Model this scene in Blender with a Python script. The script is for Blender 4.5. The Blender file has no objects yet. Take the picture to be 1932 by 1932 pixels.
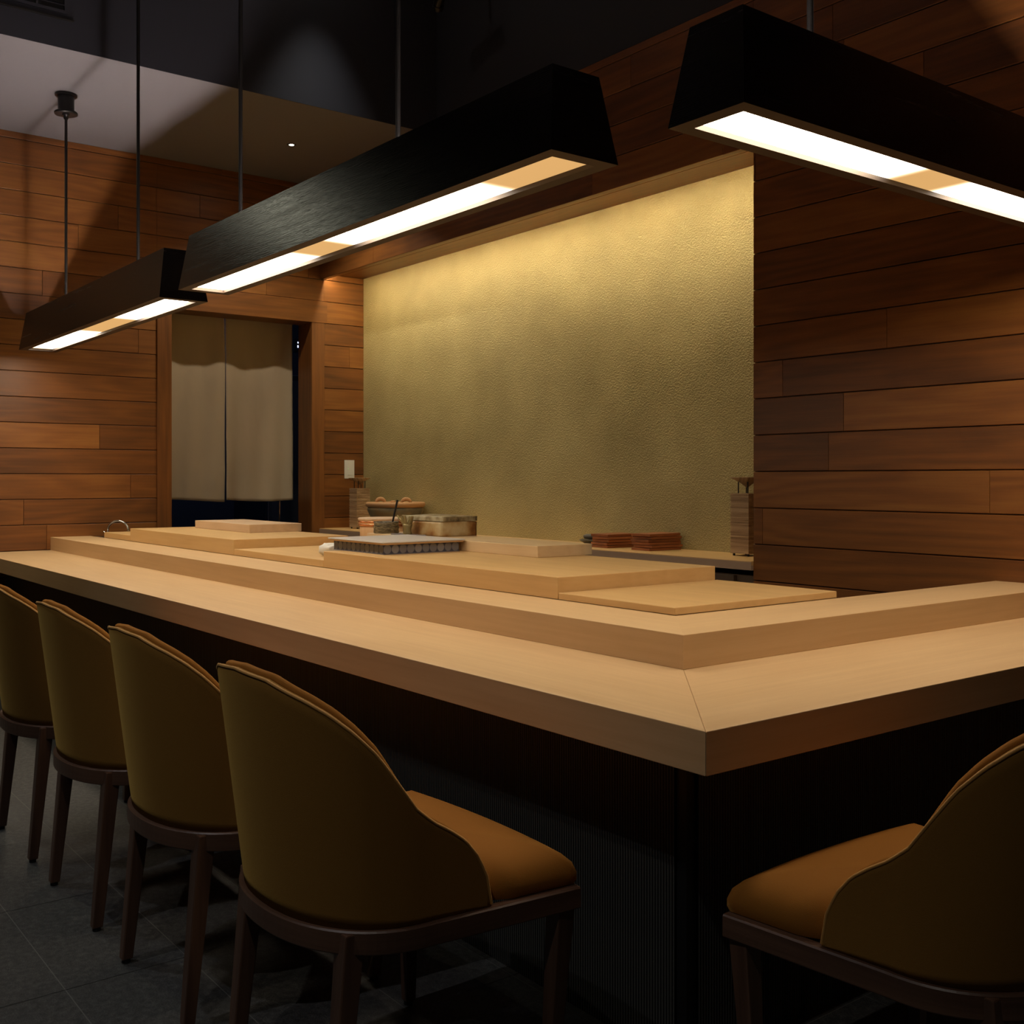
import bpy, math, random
from mathutils import Vector, Matrix, noise

random.seed(7)
scene = bpy.context.scene
COL = scene.collection

# ------------------------------------------------------------------ camera
cam_data = bpy.data.cameras.new('camera')
cam = bpy.data.objects.new('camera', cam_data)
COL.objects.link(cam)
cam.location = (0, 0, 1.25)
cam.rotation_euler = (math.pi / 2, 0, math.atan2(0.79256, 0.60979))
cam_data.sensor_width = 36
cam_data.lens = 2049.7 / 1932 * 36
cam_data.shift_y = -62 / 1932
cam_data.clip_start = 0.05
scene.camera = cam

# ------------------------------------------------------------------ world, exposure
world = bpy.data.worlds.new('world')
scene.world = world
world.use_nodes = True
world.node_tree.nodes['Background'].inputs[0].default_value = (0.5, 0.55, 0.7, 1)
world.node_tree.nodes['Background'].inputs[1].default_value = 0.002
vs = scene.view_settings
vs.view_transform = 'Standard'
vs.look = 'None'
vs.gamma = 1
vs.use_curve_mapping = False
vs.exposure = 1.16

# strengths of every light in the room
DIFFUSER_WHITE = 11.0
DIFFUSER_TAN = 0.32
UPLIGHT = 95.0
COVE = 54.0


# ------------------------------------------------------------------ materials
def new_mat(name):
    m = bpy.data.materials.new(name)
    m.use_nodes = True
    nt = m.node_tree
    b = nt.nodes['Principled BSDF']
    return m, nt, b


def simple(name, color, rough=0.5, metal=0.0, sheen=0.0, sheen_tint=None, bump=0.0, bscale=200, spec=None, coat=0):
    m, nt, b = new_mat(name)
    b.inputs['Base Color'].default_value = (*color, 1)
    b.inputs['Roughness'].default_value = rough
    b.inputs['Metallic'].default_value = metal
    if spec is not None:
        b.inputs['Specular IOR Level'].default_value = spec
    if coat:
        b.inputs['Coat Weight'].default_value = coat
    if sheen:
        b.inputs['Sheen Weight'].default_value = sheen
        b.inputs['Sheen Roughness'].default_value = 0.35
        if sheen_tint:
            b.inputs['Sheen Tint'].default_value = (*sheen_tint, 1)
    if bump:
        tc = nt.nodes.new('ShaderNodeTexCoord')
        n = nt.nodes.new('ShaderNodeTexNoise')
        n.inputs['Scale'].default_value = bscale
        n.inputs['Detail'].default_value = 4
        bp = nt.nodes.new('ShaderNodeBump')
        bp.inputs['Strength'].default_value = bump
        bp.inputs['Distance'].default_value = 0.002
        nt.links.new(tc.outputs['Object'], n.inputs['Vector'])
        nt.links.new(n.outputs['Fac'], bp.inputs['Height'])
        nt.links.new(bp.outputs['Normal'], b.inputs['Normal'])
    return m


def emit(name, color, strength):
    m, nt, b = new_mat(name)
    b.inputs['Base Color'].default_value = (0, 0, 0, 1)
    b.inputs['Emission Color'].default_value = (*color, 1)
    b.inputs['Emission Strength'].default_value = strength
    return m


def ramp(nt, stops, fac):
    r = nt.nodes.new('ShaderNodeValToRGB')
    e = r.color_ramp.elements
    while len(e) > 1:
        e.remove(e[-1])
    e[0].position = stops[0][0]
    e[0].color = (*stops[0][1], 1)
    for p, c in stops[1:]:
        x = e.new(p)
        x.color = (*c, 1)
    nt.links.new(fac, r.inputs['Fac'])
    return r.outputs['Color']


def math_node(nt, op, a, b=None):
    n = nt.nodes.new('ShaderNodeMath')
    n.operation = op
    for i, v in enumerate((a, b)):
        if v is None:
            continue
        if isinstance(v, (int, float)):
            n.inputs[i].default_value = v
        else:
            nt.links.new(v, n.inputs[i])
    return n.outputs[0]


def wood(name, stops, ring=0.25, ringfreq=38, streak=0.25, rough=0.45, bump=0.15, coat=0.0, spec=0.5, across=6.0, along=0.9, knots=0.0, var=0.4):
    """grain runs along U of the 'UVMap'; 'R' carries one random number per board"""
    m, nt, b = new_mat(name)
    uv = nt.nodes.new('ShaderNodeUVMap'); uv.uv_map = 'UVMap'
    rn = nt.nodes.new('ShaderNodeUVMap'); rn.uv_map = 'R'
    su = nt.nodes.new('ShaderNodeSeparateXYZ'); nt.links.new(uv.outputs[0], su.inputs[0])
    sr = nt.nodes.new('ShaderNodeSeparateXYZ'); nt.links.new(rn.outputs[0], sr.inputs[0])
    U, V, R = su.outputs[0], su.outputs[1], sr.outputs[0]

    def vec(fu, fv, fr):
        c = nt.nodes.new('ShaderNodeCombineXYZ')
        nt.links.new(math_node(nt, 'MULTIPLY', U, fu), c.inputs[0])
        nt.links.new(math_node(nt, 'MULTIPLY', V, fv), c.inputs[1])
        nt.links.new(math_node(nt, 'MULTIPLY', R, fr), c.inputs[2])
        return c.outputs[0]

    def nz(v, scale, detail, dist=0.0):
        n = nt.nodes.new('ShaderNodeTexNoise')
        n.inputs['Scale'].default_value = scale
        n.inputs['Detail'].default_value = detail
        n.inputs['Distortion'].default_value = dist
        nt.links.new(v, n.inputs['Vector'])
        return n.outputs['Fac']
    big = nz(vec(along, across, 71.3), 1.0, 1.5)
    rings = math_node(nt, 'SINE', math_node(nt, 'MULTIPLY', big, ringfreq))
    rings = math_node(nt, 'MULTIPLY', rings, ring)
    st = nz(vec(2.2, 55, 33.1), 1.0, 5, 0.2)
    st = math_node(nt, 'MULTIPLY', math_node(nt, 'SUBTRACT', st, 0.5), streak * 4)
    pores = nz(vec(12, 420, 13.7), 1.0, 2)
    pz = math_node(nt, 'MULTIPLY', math_node(nt, 'SUBTRACT', pores, 0.5), streak * 0.9)
    blot = nz(vec(1.8, 5, 91.7), 1.0, 3, 0.6)
    bz = math_node(nt, 'MULTIPLY', math_node(nt, 'SUBTRACT', blot, 0.5), streak * 2.2 + knots)
    f = math_node(nt, 'ADD', rings, st)
    f = math_node(nt, 'ADD', f, pz)
    f = math_node(nt, 'ADD', f, bz)
    f = math_node(nt, 'ADD', f, math_node(nt, 'MULTIPLY', math_node(nt, 'SUBTRACT', R, 0.5), var))
    f = math_node(nt, 'ADD', f, 0.5)
    col = ramp(nt, stops, f)
    nt.links.new(col, b.inputs['Base Color'])
    rr = math_node(nt, 'ADD', math_node(nt, 'MULTIPLY', st, 0.12), rough)
    nt.links.new(rr, b.inputs['Roughness'])
    b.inputs['Specular IOR Level'].default_value = spec
    if coat:
        b.inputs['Coat Weight'].default_value = coat
        b.inputs['Coat Roughness'].default_value = 0.3
    if bump:
        bp = nt.nodes.new('ShaderNodeBump')
        bp.inputs['Strength'].default_value = bump
        bp.inputs['Distance'].default_value = 0.0015
        nt.links.new(math_node(nt, 'ADD', pores, math_node(nt, 'MULTIPLY', st, 0.5)), bp.inputs['Height'])
        nt.links.new(bp.outputs['Normal'], b.inputs['Normal'])
    return m


PLANK = [(0.0, (0.055, 0.020, 0.006)), (0.3, (0.13, 0.046, 0.011)), (0.55, (0.21, 0.074, 0.015)), (0.8, (0.29, 0.114, 0.024)), (1.0, (0.37, 0.165, 0.038))]
M = {}
M['plank'] = wood('ipe_plank', PLANK, ring=0.065, ringfreq=60, streak=0.10, rough=0.42, bump=0.2, across=4.5, along=0.6, knots=0.25, var=0.34)
M['trim_wood'] = wood('trim_wood', PLANK, ring=0.05, streak=0.12, rough=0.42, bump=0.15)
HINOKI = [(0.0, (0.46, 0.275, 0.125)), (0.35, (0.63, 0.41, 0.205)), (0.6, (0.70, 0.475, 0.25)), (1.0, (0.78, 0.56, 0.31))]
M['hinoki'] = wood('hinoki_counter', HINOKI, ring=0.035, ringfreq=30, streak=0.13, rough=0.42, bump=0.05, across=5, along=0.5)
M['board'] = wood('hinoki_board', [(0.0, (0.50, 0.29, 0.11)), (0.5, (0.68, 0.43, 0.18)), (1.0, (0.78, 0.55, 0.26))], ring=0.05, ringfreq=34, streak=0.11, rough=0.45, bump=0.05)
M['pale_board'] = wood('pale_board', [(0.0, (0.55, 0.36, 0.21)), (0.5, (0.71, 0.50, 0.31)), (1.0, (0.80, 0.60, 0.40))], ring=0.08, ringfreq=50, streak=0.14, rough=0.5, bump=0.08)
M['narrow_board'] = wood('narrow_board', [(0.0, (0.52, 0.35, 0.18)), (0.5, (0.72, 0.52, 0.29)), (1.0, (0.82, 0.63, 0.38))], ring=0.06, ringfreq=50, streak=0.14, rough=0.5, bump=0.08)
M['chair_wood'] = wood('walnut', [(0.0, (0.04, 0.019, 0.011)), (0.5, (0.10, 0.050, 0.030)), (1.0, (0.17, 0.09, 0.055))], ring=0.08, ringfreq=30, streak=0.2, rough=0.38, bump=0.15)
M['speaker_wood'] = wood('layered_plywood', [(0.0, (0.20, 0.12, 0.06)), (0.5, (0.42, 0.27, 0.145)), (1.0, (0.58, 0.41, 0.24))], ring=0.05, streak=0.5, rough=0.6, bump=0.3)
M['tile_wood'] = wood('cedar_tile', [(0.0, (0.12, 0.035, 0.012)), (0.5, (0.32, 0.10, 0.03)), (1.0, (0.50, 0.19, 0.07))], ring=0.05, streak=0.25, rough=0.5, bump=0.3)
M['tub_wood'] = wood('tub_wood', [(0.0, (0.55, 0.33, 0.15)), (0.5, (0.70, 0.44, 0.22)), (1.0, (0.8, 0.56, 0.3))], ring=0.02, streak=0.12, rough=0.5, bump=0.05)
M['lamp_black'] = wood('black_stained_wood', [(0.0, (0.006, 0.004, 0.004)), (0.5, (0.011, 0.009, 0.008)), (1.0, (0.022, 0.018, 0.015))], ring=0.02, streak=0.25, rough=0.25, bump=0.3)
M['lamp_lip'] = wood('lamp_lip', [(0.0, (0.045, 0.03, 0.021)), (1.0, (0.075, 0.051, 0.037))], ring=0.02, streak=0.12, rough=0.6, bump=0.1)
M['shelf_front'] = simple('shelf_front', (0.42, 0.28, 0.19), 0.45)
M['cabinet'] = simple('cabinet_dark', (0.10, 0.062, 0.038), 0.5)
M['dark_paint'] = simple('dark_paint', (0.026, 0.027, 0.036), 0.6, bump=0.1, bscale=120)
M['ceiling_paint'] = simple('ceiling_paint', (0.155, 0.145, 0.150), 0.7, bump=0.1, bscale=150)
M['black_metal'] = simple('black_metal', (0.012, 0.011, 0.011), 0.35, 0.3)
M['rod_metal'] = simple('rod_metal', (0.05, 0.046, 0.042), 0.35, 0.8)
M['chrome'] = simple('chrome', (0.8, 0.8, 0.8), 0.08, 1.0)
M['steel'] = simple('steel', (0.45, 0.45, 0.46), 0.3, 1.0)
M['dark_steel'] = simple('dark_steel', (0.05, 0.05, 0.05), 0.3, 0.8)
M['white_plastic'] = simple('white_plastic', (0.72, 0.70, 0.64), 0.35)
M['velvet_out'] = simple('velvet_outer', (0.28, 0.14, 0.030), 0.85, sheen=0.5, sheen_tint=(0.75, 0.5, 0.13), bump=0.35, bscale=900, spec=0.1)
M['velvet_in'] = simple('velvet_inner', (0.29, 0.115, 0.018), 0.8, sheen=0.6, sheen_tint=(0.9, 0.45, 0.1), bump=0.35, bscale=900, spec=0.1)
M['piping'] = simple('piping', (0.55, 0.28, 0.07), 0.7, sheen=0.5, sheen_tint=(0.9, 0.6, 0.25))
M['noren'] = simple('linen', (0.40, 0.315, 0.215), 0.9, sheen=0.1, bump=0.6, bscale=420)
M['cloth'] = simple('white_cloth', (0.78, 0.77, 0.72), 0.9, bump=0.4, bscale=60)
M['copper'] = simple('copper', (0.82, 0.36, 0.18), 0.25, 1.0)
M['terracotta'] = simple('terracotta', (0.50, 0.27, 0.12), 0.7, bump=0.3, bscale=60)
M['brush_black'] = simple('brush_black', (0.015, 0.014, 0.014), 0.4)
M['plate_glaze'] = simple('plate_glaze', (0.22, 0.20, 0.21), 0.25)
M['dark_ceramic'] = simple('dark_ceramic', (0.09, 0.08, 0.062), 0.5, bump=0.5, bscale=150)
M['gold_ceramic'] = simple('gold_ceramic', (0.34, 0.27, 0.12), 0.3, 0.4, bump=0.8, bscale=70)
M['porcelain'] = simple('porcelain', (0.66, 0.63, 0.62), 0.3)
M['corner_black'] = simple('corner_black', (0.006, 0.006, 0.006), 0.5)
M['void'] = simple('back_room_black', (0.012, 0.012, 0.016), 0.6)
M['rubber'] = simple('rubber', (0.01, 0.01, 0.01), 0.6)


def noise_color(name, stops, scale, rough, bump=0.0, bscale=300, detail=5, metal=0.0, bdist=0.003, scl=(1, 1, 1), spec=0.5):
    m, nt, b = new_mat(name)
    tc = nt.nodes.new('ShaderNodeTexCoord')
    mp = nt.nodes.new('ShaderNodeMapping')
    mp.inputs['Scale'].default_value = scl
    nt.links.new(tc.outputs['Object'], mp.inputs['Vector'])
    n = nt.nodes.new('ShaderNodeTexNoise')
    n.inputs['Scale'].default_value = scale
    n.inputs['Detail'].default_value = detail
    nt.links.new(mp.outputs[0], n.inputs['Vector'])
    nt.links.new(ramp(nt, stops, n.outputs['Fac']), b.inputs['Base Color'])
    b.inputs['Roughness'].default_value = rough
    b.inputs['Metallic'].default_value = metal
    b.inputs['Specular IOR Level'].default_value = spec
    if bump:
        n2 = nt.nodes.new('ShaderNodeTexNoise')
        n2.inputs['Scale'].default_value = bscale
        n2.inputs['Detail'].default_value = 3
        nt.links.new(tc.outputs['Object'], n2.inputs['Vector'])
        bp = nt.nodes.new('ShaderNodeBump')
        bp.inputs['Strength'].default_value = bump
        bp.inputs['Distance'].default_value = bdist
        nt.links.new(n2.outputs['Fac'], bp.inputs['Height'])
        nt.links.new(bp.outputs['Normal'], b.inputs['Normal'])
    return m


M['gold_wall'] = noise_color('gold_plaster', [(0.3, (0.37, 0.30, 0.13)), (0.5, (0.43, 0.35, 0.155)), (0.7, (0.49, 0.405, 0.185))], 2.2, 0.5, bump=1.0, bscale=120, bdist=0.006, spec=0.5, metal=0.1)
M['bark'] = noise_color('bark_glaze', [(0.3, (0.04, 0.03, 0.015)), (0.45, (0.13, 0.10, 0.05)), (0.6, (0.26, 0.21, 0.12)), (0.75, (0.42, 0.34, 0.2))], 45, 0.55, bump=1.0, bscale=60, scl=(1, 1, 3))
M['kiln'] = noise_color('kiln_glaze', [(0.32, (0.08, 0.04, 0.018)), (0.45, (0.30, 0.13, 0.035)), (0.55, (0.48, 0.30, 0.12)), (0.7, (0.62, 0.50, 0.28))], 9, 0.35, bump=0.9, bscale=30)
M['kiln_dark'] = noise_color('kiln_dark', [(0.32, (0.07, 0.045, 0.025)), (0.45, (0.30, 0.23, 0.12)), (0.6, (0.52, 0.46, 0.30))], 16, 0.4, bump=0.9, bscale=40)
M['bowl_glaze'] = noise_color('bowl_glaze', [(0.35, (0.13, 0.115, 0.085)), (0.52, (0.27, 0.21, 0.11)), (0.72, (0.34, 0.19, 0.07))], 7, 0.5, bump=0.5, bscale=50)


def floor_mat():
    m, nt, b = new_mat('slate_tile')
    tc = nt.nodes.new('ShaderNodeTexCoord')
    n = nt.nodes.new('ShaderNodeTexNoise'); n.inputs['Scale'].default_value = 55; n.inputs['Detail'].default_value = 6
    nt.links.new(tc.outputs['Object'], n.inputs['Vector'])
    n3 = nt.nodes.new('ShaderNodeTexNoise'); n3.inputs['Scale'].default_value = 260; n3.inputs['Detail'].default_value = 2
    nt.links.new(tc.outputs['Object'], n3.inputs['Vector'])
    f = math_node(nt, 'MULTIPLY', math_node(nt, 'ADD', n.outputs['Fac'], n3.outputs['Fac']), 0.5)
    stone = ramp(nt, [(0.35, (0.022, 0.022, 0.021)), (0.5, (0.050, 0.049, 0.046)), (0.65, (0.10, 0.098, 0.09))], f)
    nt.links.new(stone, b.inputs['Base Color'])
    b.inputs['Roughness'].default_value = 0.62
    bp = nt.nodes.new('ShaderNodeBump'); bp.inputs['Strength'].default_value = 0.4; bp.inputs['Distance'].default_value = 0.001
    nt.links.new(n3.outputs['Fac'], bp.inputs['Height']); nt.links.new(bp.outputs['Normal'], b.inputs['Normal'])
    return m


M['floor'] = floor_mat()
M['grout'] = simple('grout', (0.17, 0.165, 0.15), 0.8)


def rib_mat():
    """black panel with fine upright flutes (U runs across the flutes, in metres)"""
    m, nt, b = new_mat('fluted_black')
    uv = nt.nodes.new('ShaderNodeUVMap'); uv.uv_map = 'UVMap'
    s = nt.nodes.new('ShaderNodeSeparateXYZ'); nt.links.new(uv.outputs[0], s.inputs[0])
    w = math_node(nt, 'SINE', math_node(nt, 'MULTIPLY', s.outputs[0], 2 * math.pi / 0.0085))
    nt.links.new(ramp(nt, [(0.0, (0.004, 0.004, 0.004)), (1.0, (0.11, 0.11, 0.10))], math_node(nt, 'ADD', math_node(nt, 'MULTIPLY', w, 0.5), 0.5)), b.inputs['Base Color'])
    b.inputs['Roughness'].default_value = 0.5
    bp = nt.nodes.new('ShaderNodeBump'); bp.inputs['Strength'].default_value = 0.9; bp.inputs['Distance'].default_value = 0.003
    nt.links.new(w, bp.inputs['Height']); nt.links.new(bp.outputs['Normal'], b.inputs['Normal'])
    return m


M['ribs'] = rib_mat()


def pattern_mat():
    """blue and grey glazed band: a row of roundels, lattices and hatches"""
    m, nt, b = new_mat('patterned_tile')
    uv = nt.nodes.new('ShaderNodeUVMap'); uv.uv_map = 'UVMap'
    s = nt.nodes.new('ShaderNodeSeparateXYZ'); nt.links.new(uv.outputs[0], s.inputs[0])
    c = 0.038
    u = math_node(nt, 'DIVIDE', s.outputs[0], c)
    v = math_node(nt, 'DIVIDE', s.outputs[1], c)
    fu = math_node(nt, 'SUBTRACT', math_node(nt, 'FRACT', u), 0.5)
    fv = math_node(nt, 'SUBTRACT', math_node(nt, 'FRACT', v), 0.5)
    idx = math_node(nt, 'FLOOR', u)
    sel = math_node(nt, 'FRACT', math_node(nt, 'MULTIPLY', idx, 0.37))
    d = math_node(nt, 'SQRT', math_node(nt, 'ADD', math_node(nt, 'MULTIPLY', fu, fu), math_node(nt, 'MULTIPLY', fv, fv)))
    rings = math_node(nt, 'SINE', math_node(nt, 'MULTIPLY', d, 60))
    h1 = math_node(nt, 'SINE', math_node(nt, 'MULTIPLY', math_node(nt, 'ADD', fu, fv), 34))
    h2 = math_node(nt, 'SINE', math_node(nt, 'MULTIPLY', math_node(nt, 'SUBTRACT', fu, fv), 34))
    lat = math_node(nt, 'MAXIMUM', h1, h2)
    k1 = math_node(nt, 'GREATER_THAN', sel, 0.36)
    k2 = math_node(nt, 'GREATER_THAN', sel, 0.7)

    def mix(a, bb, k):
        return math_node(nt, 'ADD', math_node(nt, 'MULTIPLY', a, math_node(nt, 'SUBTRACT', 1.0, k)), math_node(nt, 'MULTIPLY', bb, k))
    p = mix(mix(rings, lat, k1), h1, k2)
    inside = math_node(nt, 'LESS_THAN', d, 0.47)
    p = math_node(nt, 'MULTIPLY', math_node(nt, 'ADD', math_node(nt, 'MULTIPLY', p, 0.5), 0.5), inside)
    nt.links.new(ramp(nt, [(0.0, (0.035, 0.042, 0.080)), (1.0, (0.33, 0.33, 0.34))], p), b.inputs['Base Color'])
    b.inputs['Roughness'].default_value = 0.3
    return m


M['pattern'] = pattern_mat()


def diffuser_mat(name, spans, length):
    """lit panel: white over its LED modules, dim amber between them (local X in metres)"""
    m, nt, b = new_mat(name)
    tc = nt.nodes.new('ShaderNodeTexCoord')
    s = nt.nodes.new('ShaderNodeSeparateXYZ'); nt.links.new(tc.outputs['Object'], s.inputs[0])
    total = None
    for a, c in spans:
        up = nt.nodes.new('ShaderNodeMapRange'); up.interpolation_type = 'SMOOTHSTEP'
        up.inputs['From Min'].default_value = a - 0.11; up.inputs['From Max'].default_value = a + 0.11
        nt.links.new(s.outputs[0], up.inputs['Value'])
        dn = nt.nodes.new('ShaderNodeMapRange'); dn.interpolation_type = 'SMOOTHSTEP'
        dn.inputs['From Min'].default_value = c - 0.11; dn.inputs['From Max'].default_value = c + 0.11
        dn.inputs['To Min'].default_value = 1; dn.inputs['To Max'].default_value = 0
        nt.links.new(s.outputs[0], dn.inputs['Value'])
        k = math_node(nt, 'MULTIPLY', up.outputs[0], dn.outputs[0])
        total = k if total is None else math_node(nt, 'ADD', total, k)
    st = math_node(nt, 'ADD', math_node(nt, 'MULTIPLY', total, DIFFUSER_WHITE), DIFFUSER_TAN)
    colr = ramp(nt, [(0.0, (1.0, 0.56, 0.20)), (0.08, (1.0, 0.86, 0.72)), (0.3, (1.0, 0.83, 0.62)), (1.0, (1.0, 0.83, 0.62))], total)
    b.inputs['Base Color'].default_value = (0.1, 0.08, 0.06, 1)
    nt.links.new(colr, b.inputs['Emission Color'])
    nt.links.new(st, b.inputs['Emission Strength'])
    return m


# ------------------------------------------------------------------ mesh builder
class MB:
    def __init__(s):
        s.v, s.f, s.uv, s.r, s.sm = [], [], [], [], []

    def face(s, pts, uvs=None, rnd=0.5, smooth=False):
        i = len(s.v)
        s.v += [tuple(p) for p in pts]
        s.f.append(tuple(range(i, i + len(pts))))
        s.uv.append(uvs or [(0, 0)] * len(pts))
        s.r.append(rnd)
        s.sm.append(smooth)

    def hexa(s, P, grain='x', rnd=None, off=None):
        """8 corners: bottom 0-3 (ccw from above), top 4-7"""
        rnd = random.random() if rnd is None else rnd
        off = (random.uniform(0, 9), random.uniform(0, 9)) if off is None else off
        g = 'xyz'.index(grain)
        for q in ((3, 2, 1, 0), (4, 5, 6, 7), (0, 1, 5, 4), (1, 2, 6, 5), (2, 3, 7, 6), (3, 0, 4, 7)):
            pts = [Vector(P[k]) for k in q]
            n = (pts[1] - pts[0]).cross(pts[2] - pts[1])
            na = max(range(3), key=lambda a: abs(n[a]))
            ax = [a for a in range(3) if a != na]
            ua = g if g in ax else ax[0]
            va = [a for a in ax if a != ua][0]
            s.face(pts, [(p[ua] * (1 if g in ax else 6) + off[0], p[va] + off[1]) for p in pts], rnd)

    def box(s, x0, x1, y0, y1, z0, z1, grain='x', rnd=None):
        s.hexa([(x0, y0, z0), (x1, y0, z0), (x1, y1, z0), (x0, y1, z0), (x0, y0, z1), (x1, y0, z1), (x1, y1, z1), (x0, y1, z1)], grain, rnd)

    def prism(s, poly, z0, z1, grain='x', rnd=None):
        """convex or simple polygon, ccw"""
        rnd = random.random() if rnd is None else rnd
        g = 0 if grain == 'x' else 1
        off = random.uniform(0, 9)
        top = [(x, y, z1) for x, y in poly]
        s.face(top, [(p[g] + off, p[1 - g]) for p in top], rnd)
        bot = [(x, y, z0) for x, y in reversed(poly)]
        s.face(bot, [(p[g] + off, p[1 - g]) for p in bot], rnd)
        n = len(poly)
        for i in range(n):
            a, b = poly[i], poly[(i + 1) % n]
            al = abs(b[g] - a[g]) >= abs(b[1 - g] - a[1 - g])
            pts = [(a[0], a[1], z0), (b[0], b[1], z0), (b[0], b[1], z1), (a[0], a[1], z1)]
            s.face(pts, [((p[g] if al else p[1 - g] * 6) + off, p[2]) for p in pts], rnd)

    def grid(s, rows, closed=False, smooth=True, rnd=0.5, uvf=None):
        """shared-vertex surface through rows of points"""
        i = len(s.v)
        n = len(rows[0])
        for r in rows:
            s.v += [tuple(p) for p in r]
        for a in range(len(rows) - 1):
            for b in range(n if closed else n - 1):
                c = (b + 1) % n
                q = (i + a * n + b, i + a * n + c, i + (a + 1) * n + c, i + (a + 1) * n + b)
                s.f.append(q)
                s.uv.append([(s.v[k][2], s.v[k][0] + s.v[k][1]) for k in q] if uvf is None else [uvf(s.v[k]) for k in q])
                s.r.append(rnd)
                s.sm.append(smooth)

    def cap(s, pts, rev=False, rnd=0.5, smooth=False):
        p = list(pts)
        if rev:
            p.reverse()
        s.face(p, [(q[0], q[1]) for q in p], rnd, smooth)

    def tube(s, path, r, seg=12, rnd=0.5, caps=True, closed=False):
        rows = []
        P = [Vector(p) for p in path]
        rr = r if isinstance(r, (list, tuple)) else [r] * len(P)
        up = None
        n = len(P)
        for k, p in enumerate(P):
            if closed:
                t = P[(k + 1) % n] - P[k - 1]
            else:
                t = P[min(k + 1, n - 1)] - P[max(k - 1, 0)]
            t.normalize()
            if up is None:
                up = t.orthogonal().normalized()
            up = (up - t * up.dot(t)).normalized()
            w = t.cross(up)
            rows.append([p + (up * math.cos(a) + w * math.sin(a)) * rr[k] for a in [2 * math.pi * j / seg for j in range(seg)]])
        if closed:
            rows.append(rows[0])
        s.grid(rows, closed=True, rnd=rnd)
        if caps and not closed:
            s.cap(rows[0], rev=True, rnd=rnd)
            s.cap(rows[-1], rnd=rnd)

    def lathe(s, prof, c=(0, 0, 0), seg=40, rnd=0.5, smooth=True, wob=0.0, sc=(1, 1), caps=True):
        rows = []
        for r, z in prof:
            row = []
            for j in range(seg):
                a = 2 * math.pi * j / seg
                rr = r * (1 + wob * noise.noise(Vector((math.cos(a) * 2.3, math.sin(a) * 2.3, z * 40 + c[0]))))
                row.append((c[0] + rr * math.cos(a) * sc[0], c[1] + rr * math.sin(a) * sc[1], c[2] + z))
            rows.append(row)
        s.grid(rows, closed=True, rnd=rnd, smooth=smooth)
        if caps and prof[0][0] > 1e-5:
            s.cap(rows[0], rev=True, rnd=rnd)
        if caps and prof[-1][0] > 1e-5:
            s.cap(rows[-1], rnd=rnd)

    def build(s, name, mat, parent=None, bevel=0.0, weld=False, loc=None, segs=2):
        me = bpy.data.meshes.new(name)
        me.from_pydata(s.v, [], s.f)
        u = me.uv_layers.new(name='UVMap')
        r = me.uv_layers.new(name='R')
        k = 0
        ud = [0.0] * (2 * len(me.loops)); rd = [0.0] * (2 * len(me.loops))
        for fi, f in enumerate(s.f):
            for j in range(len(f)):
                ud[2 * k] = s.uv[fi][j][0]; ud[2 * k + 1] = s.uv[fi][j][1]
                rd[2 * k] = s.r[fi]
                k += 1
        u.data.foreach_set('uv', ud)
        r.data.foreach_set('uv', rd)
        me.polygons.foreach_set('use_smooth', s.sm)
        me.materials.append(mat)
        me.update()
        o = bpy.data.objects.new(name, me)
        COL.objects.link(o)
        if parent:
            o.parent = parent
        if loc:
            o.location = loc
        if weld or bevel:
            w = o.modifiers.new('weld', 'WELD')
            w.merge_threshold = 0.0002
        if bevel:
            b = o.modifiers.new('bevel', 'BEVEL')
            b.width = bevel
            b.segments = segs
            b.limit_method = 'ANGLE'
            b.angle_limit = math.radians(40)
            b.harden_normals = False
        return o


def thing(name, label, cat, loc=(0, 0, 0), rz=0, group=None):
    o = bpy.data.objects.new(name, None)
    o.empty_display_size = 0.05
    COL.objects.link(o)
    o.location = loc
    o.rotation_euler = (0, 0, rz)
    tag(o, label, cat, group)
    return o


def tag(o, label, cat, group=None):
    o['label'] = label
    o['category'] = cat
    if group:
        o['group'] = group
    return o


def struct(o):
    o['kind'] = 'structure'
    return o


def light(name, kind, loc, energy, color, parent=None, target=None, **kw):
    d = bpy.data.lights.new(name, kind)
    d.energy = energy
    d.color = color
    for k, v in kw.items():
        setattr(d, k, v)
    o = bpy.data.objects.new(name, d)
    COL.objects.link(o)
    o.location = loc
    if target is not None:
        o.rotation_euler = (Vector(target) - Vector(loc)).to_track_quat('-Z', 'Y').to_euler()
    if parent:
        o.parent = parent
    return o


# ------------------------------------------------------------------ key dimensions
XW, YF, YG = -7.571, 3.953, 4.335          # left wall, plank wall, gold wall
ZC, ZH, XB = 3.51, 4.75, -5.95             # low ceiling, high ceiling, bulkhead
NX = -3.305                                # right end of the niche
ZSOF, ZHDR = 2.842, 2.796


# ------------------------------------------------------------------ floor
XE, YS = 2.6, -2.6
fl = MB()
fl.box(-9.4, XE, YS, 4.9, -0.05, -0.0012)
floor = struct(fl.build('floor', M['grout']))
ft = MB()
gx0, gy0 = -2.168, 1.365
xs = [gx0 + 0.605 * k for k in range(-12, 9)]
ys = [gy0 + 0.305 * k for k in range(-14, 12)]
for i in range(len(xs) - 1):
    for j in range(len(ys) - 1):
        x0, x1, y0, y1 = xs[i] + .0013, xs[i + 1] - .0013, ys[j] + .0013, ys[j + 1] - .0013
        ft.face([(x0, y0, 0), (x1, y0, 0), (x1, y1, 0), (x0, y1, 0)])
ft.build('floor_tiles', M['floor'], floor)


# ------------------------------------------------------------------ plank walls
ZROW = 1.285


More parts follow.
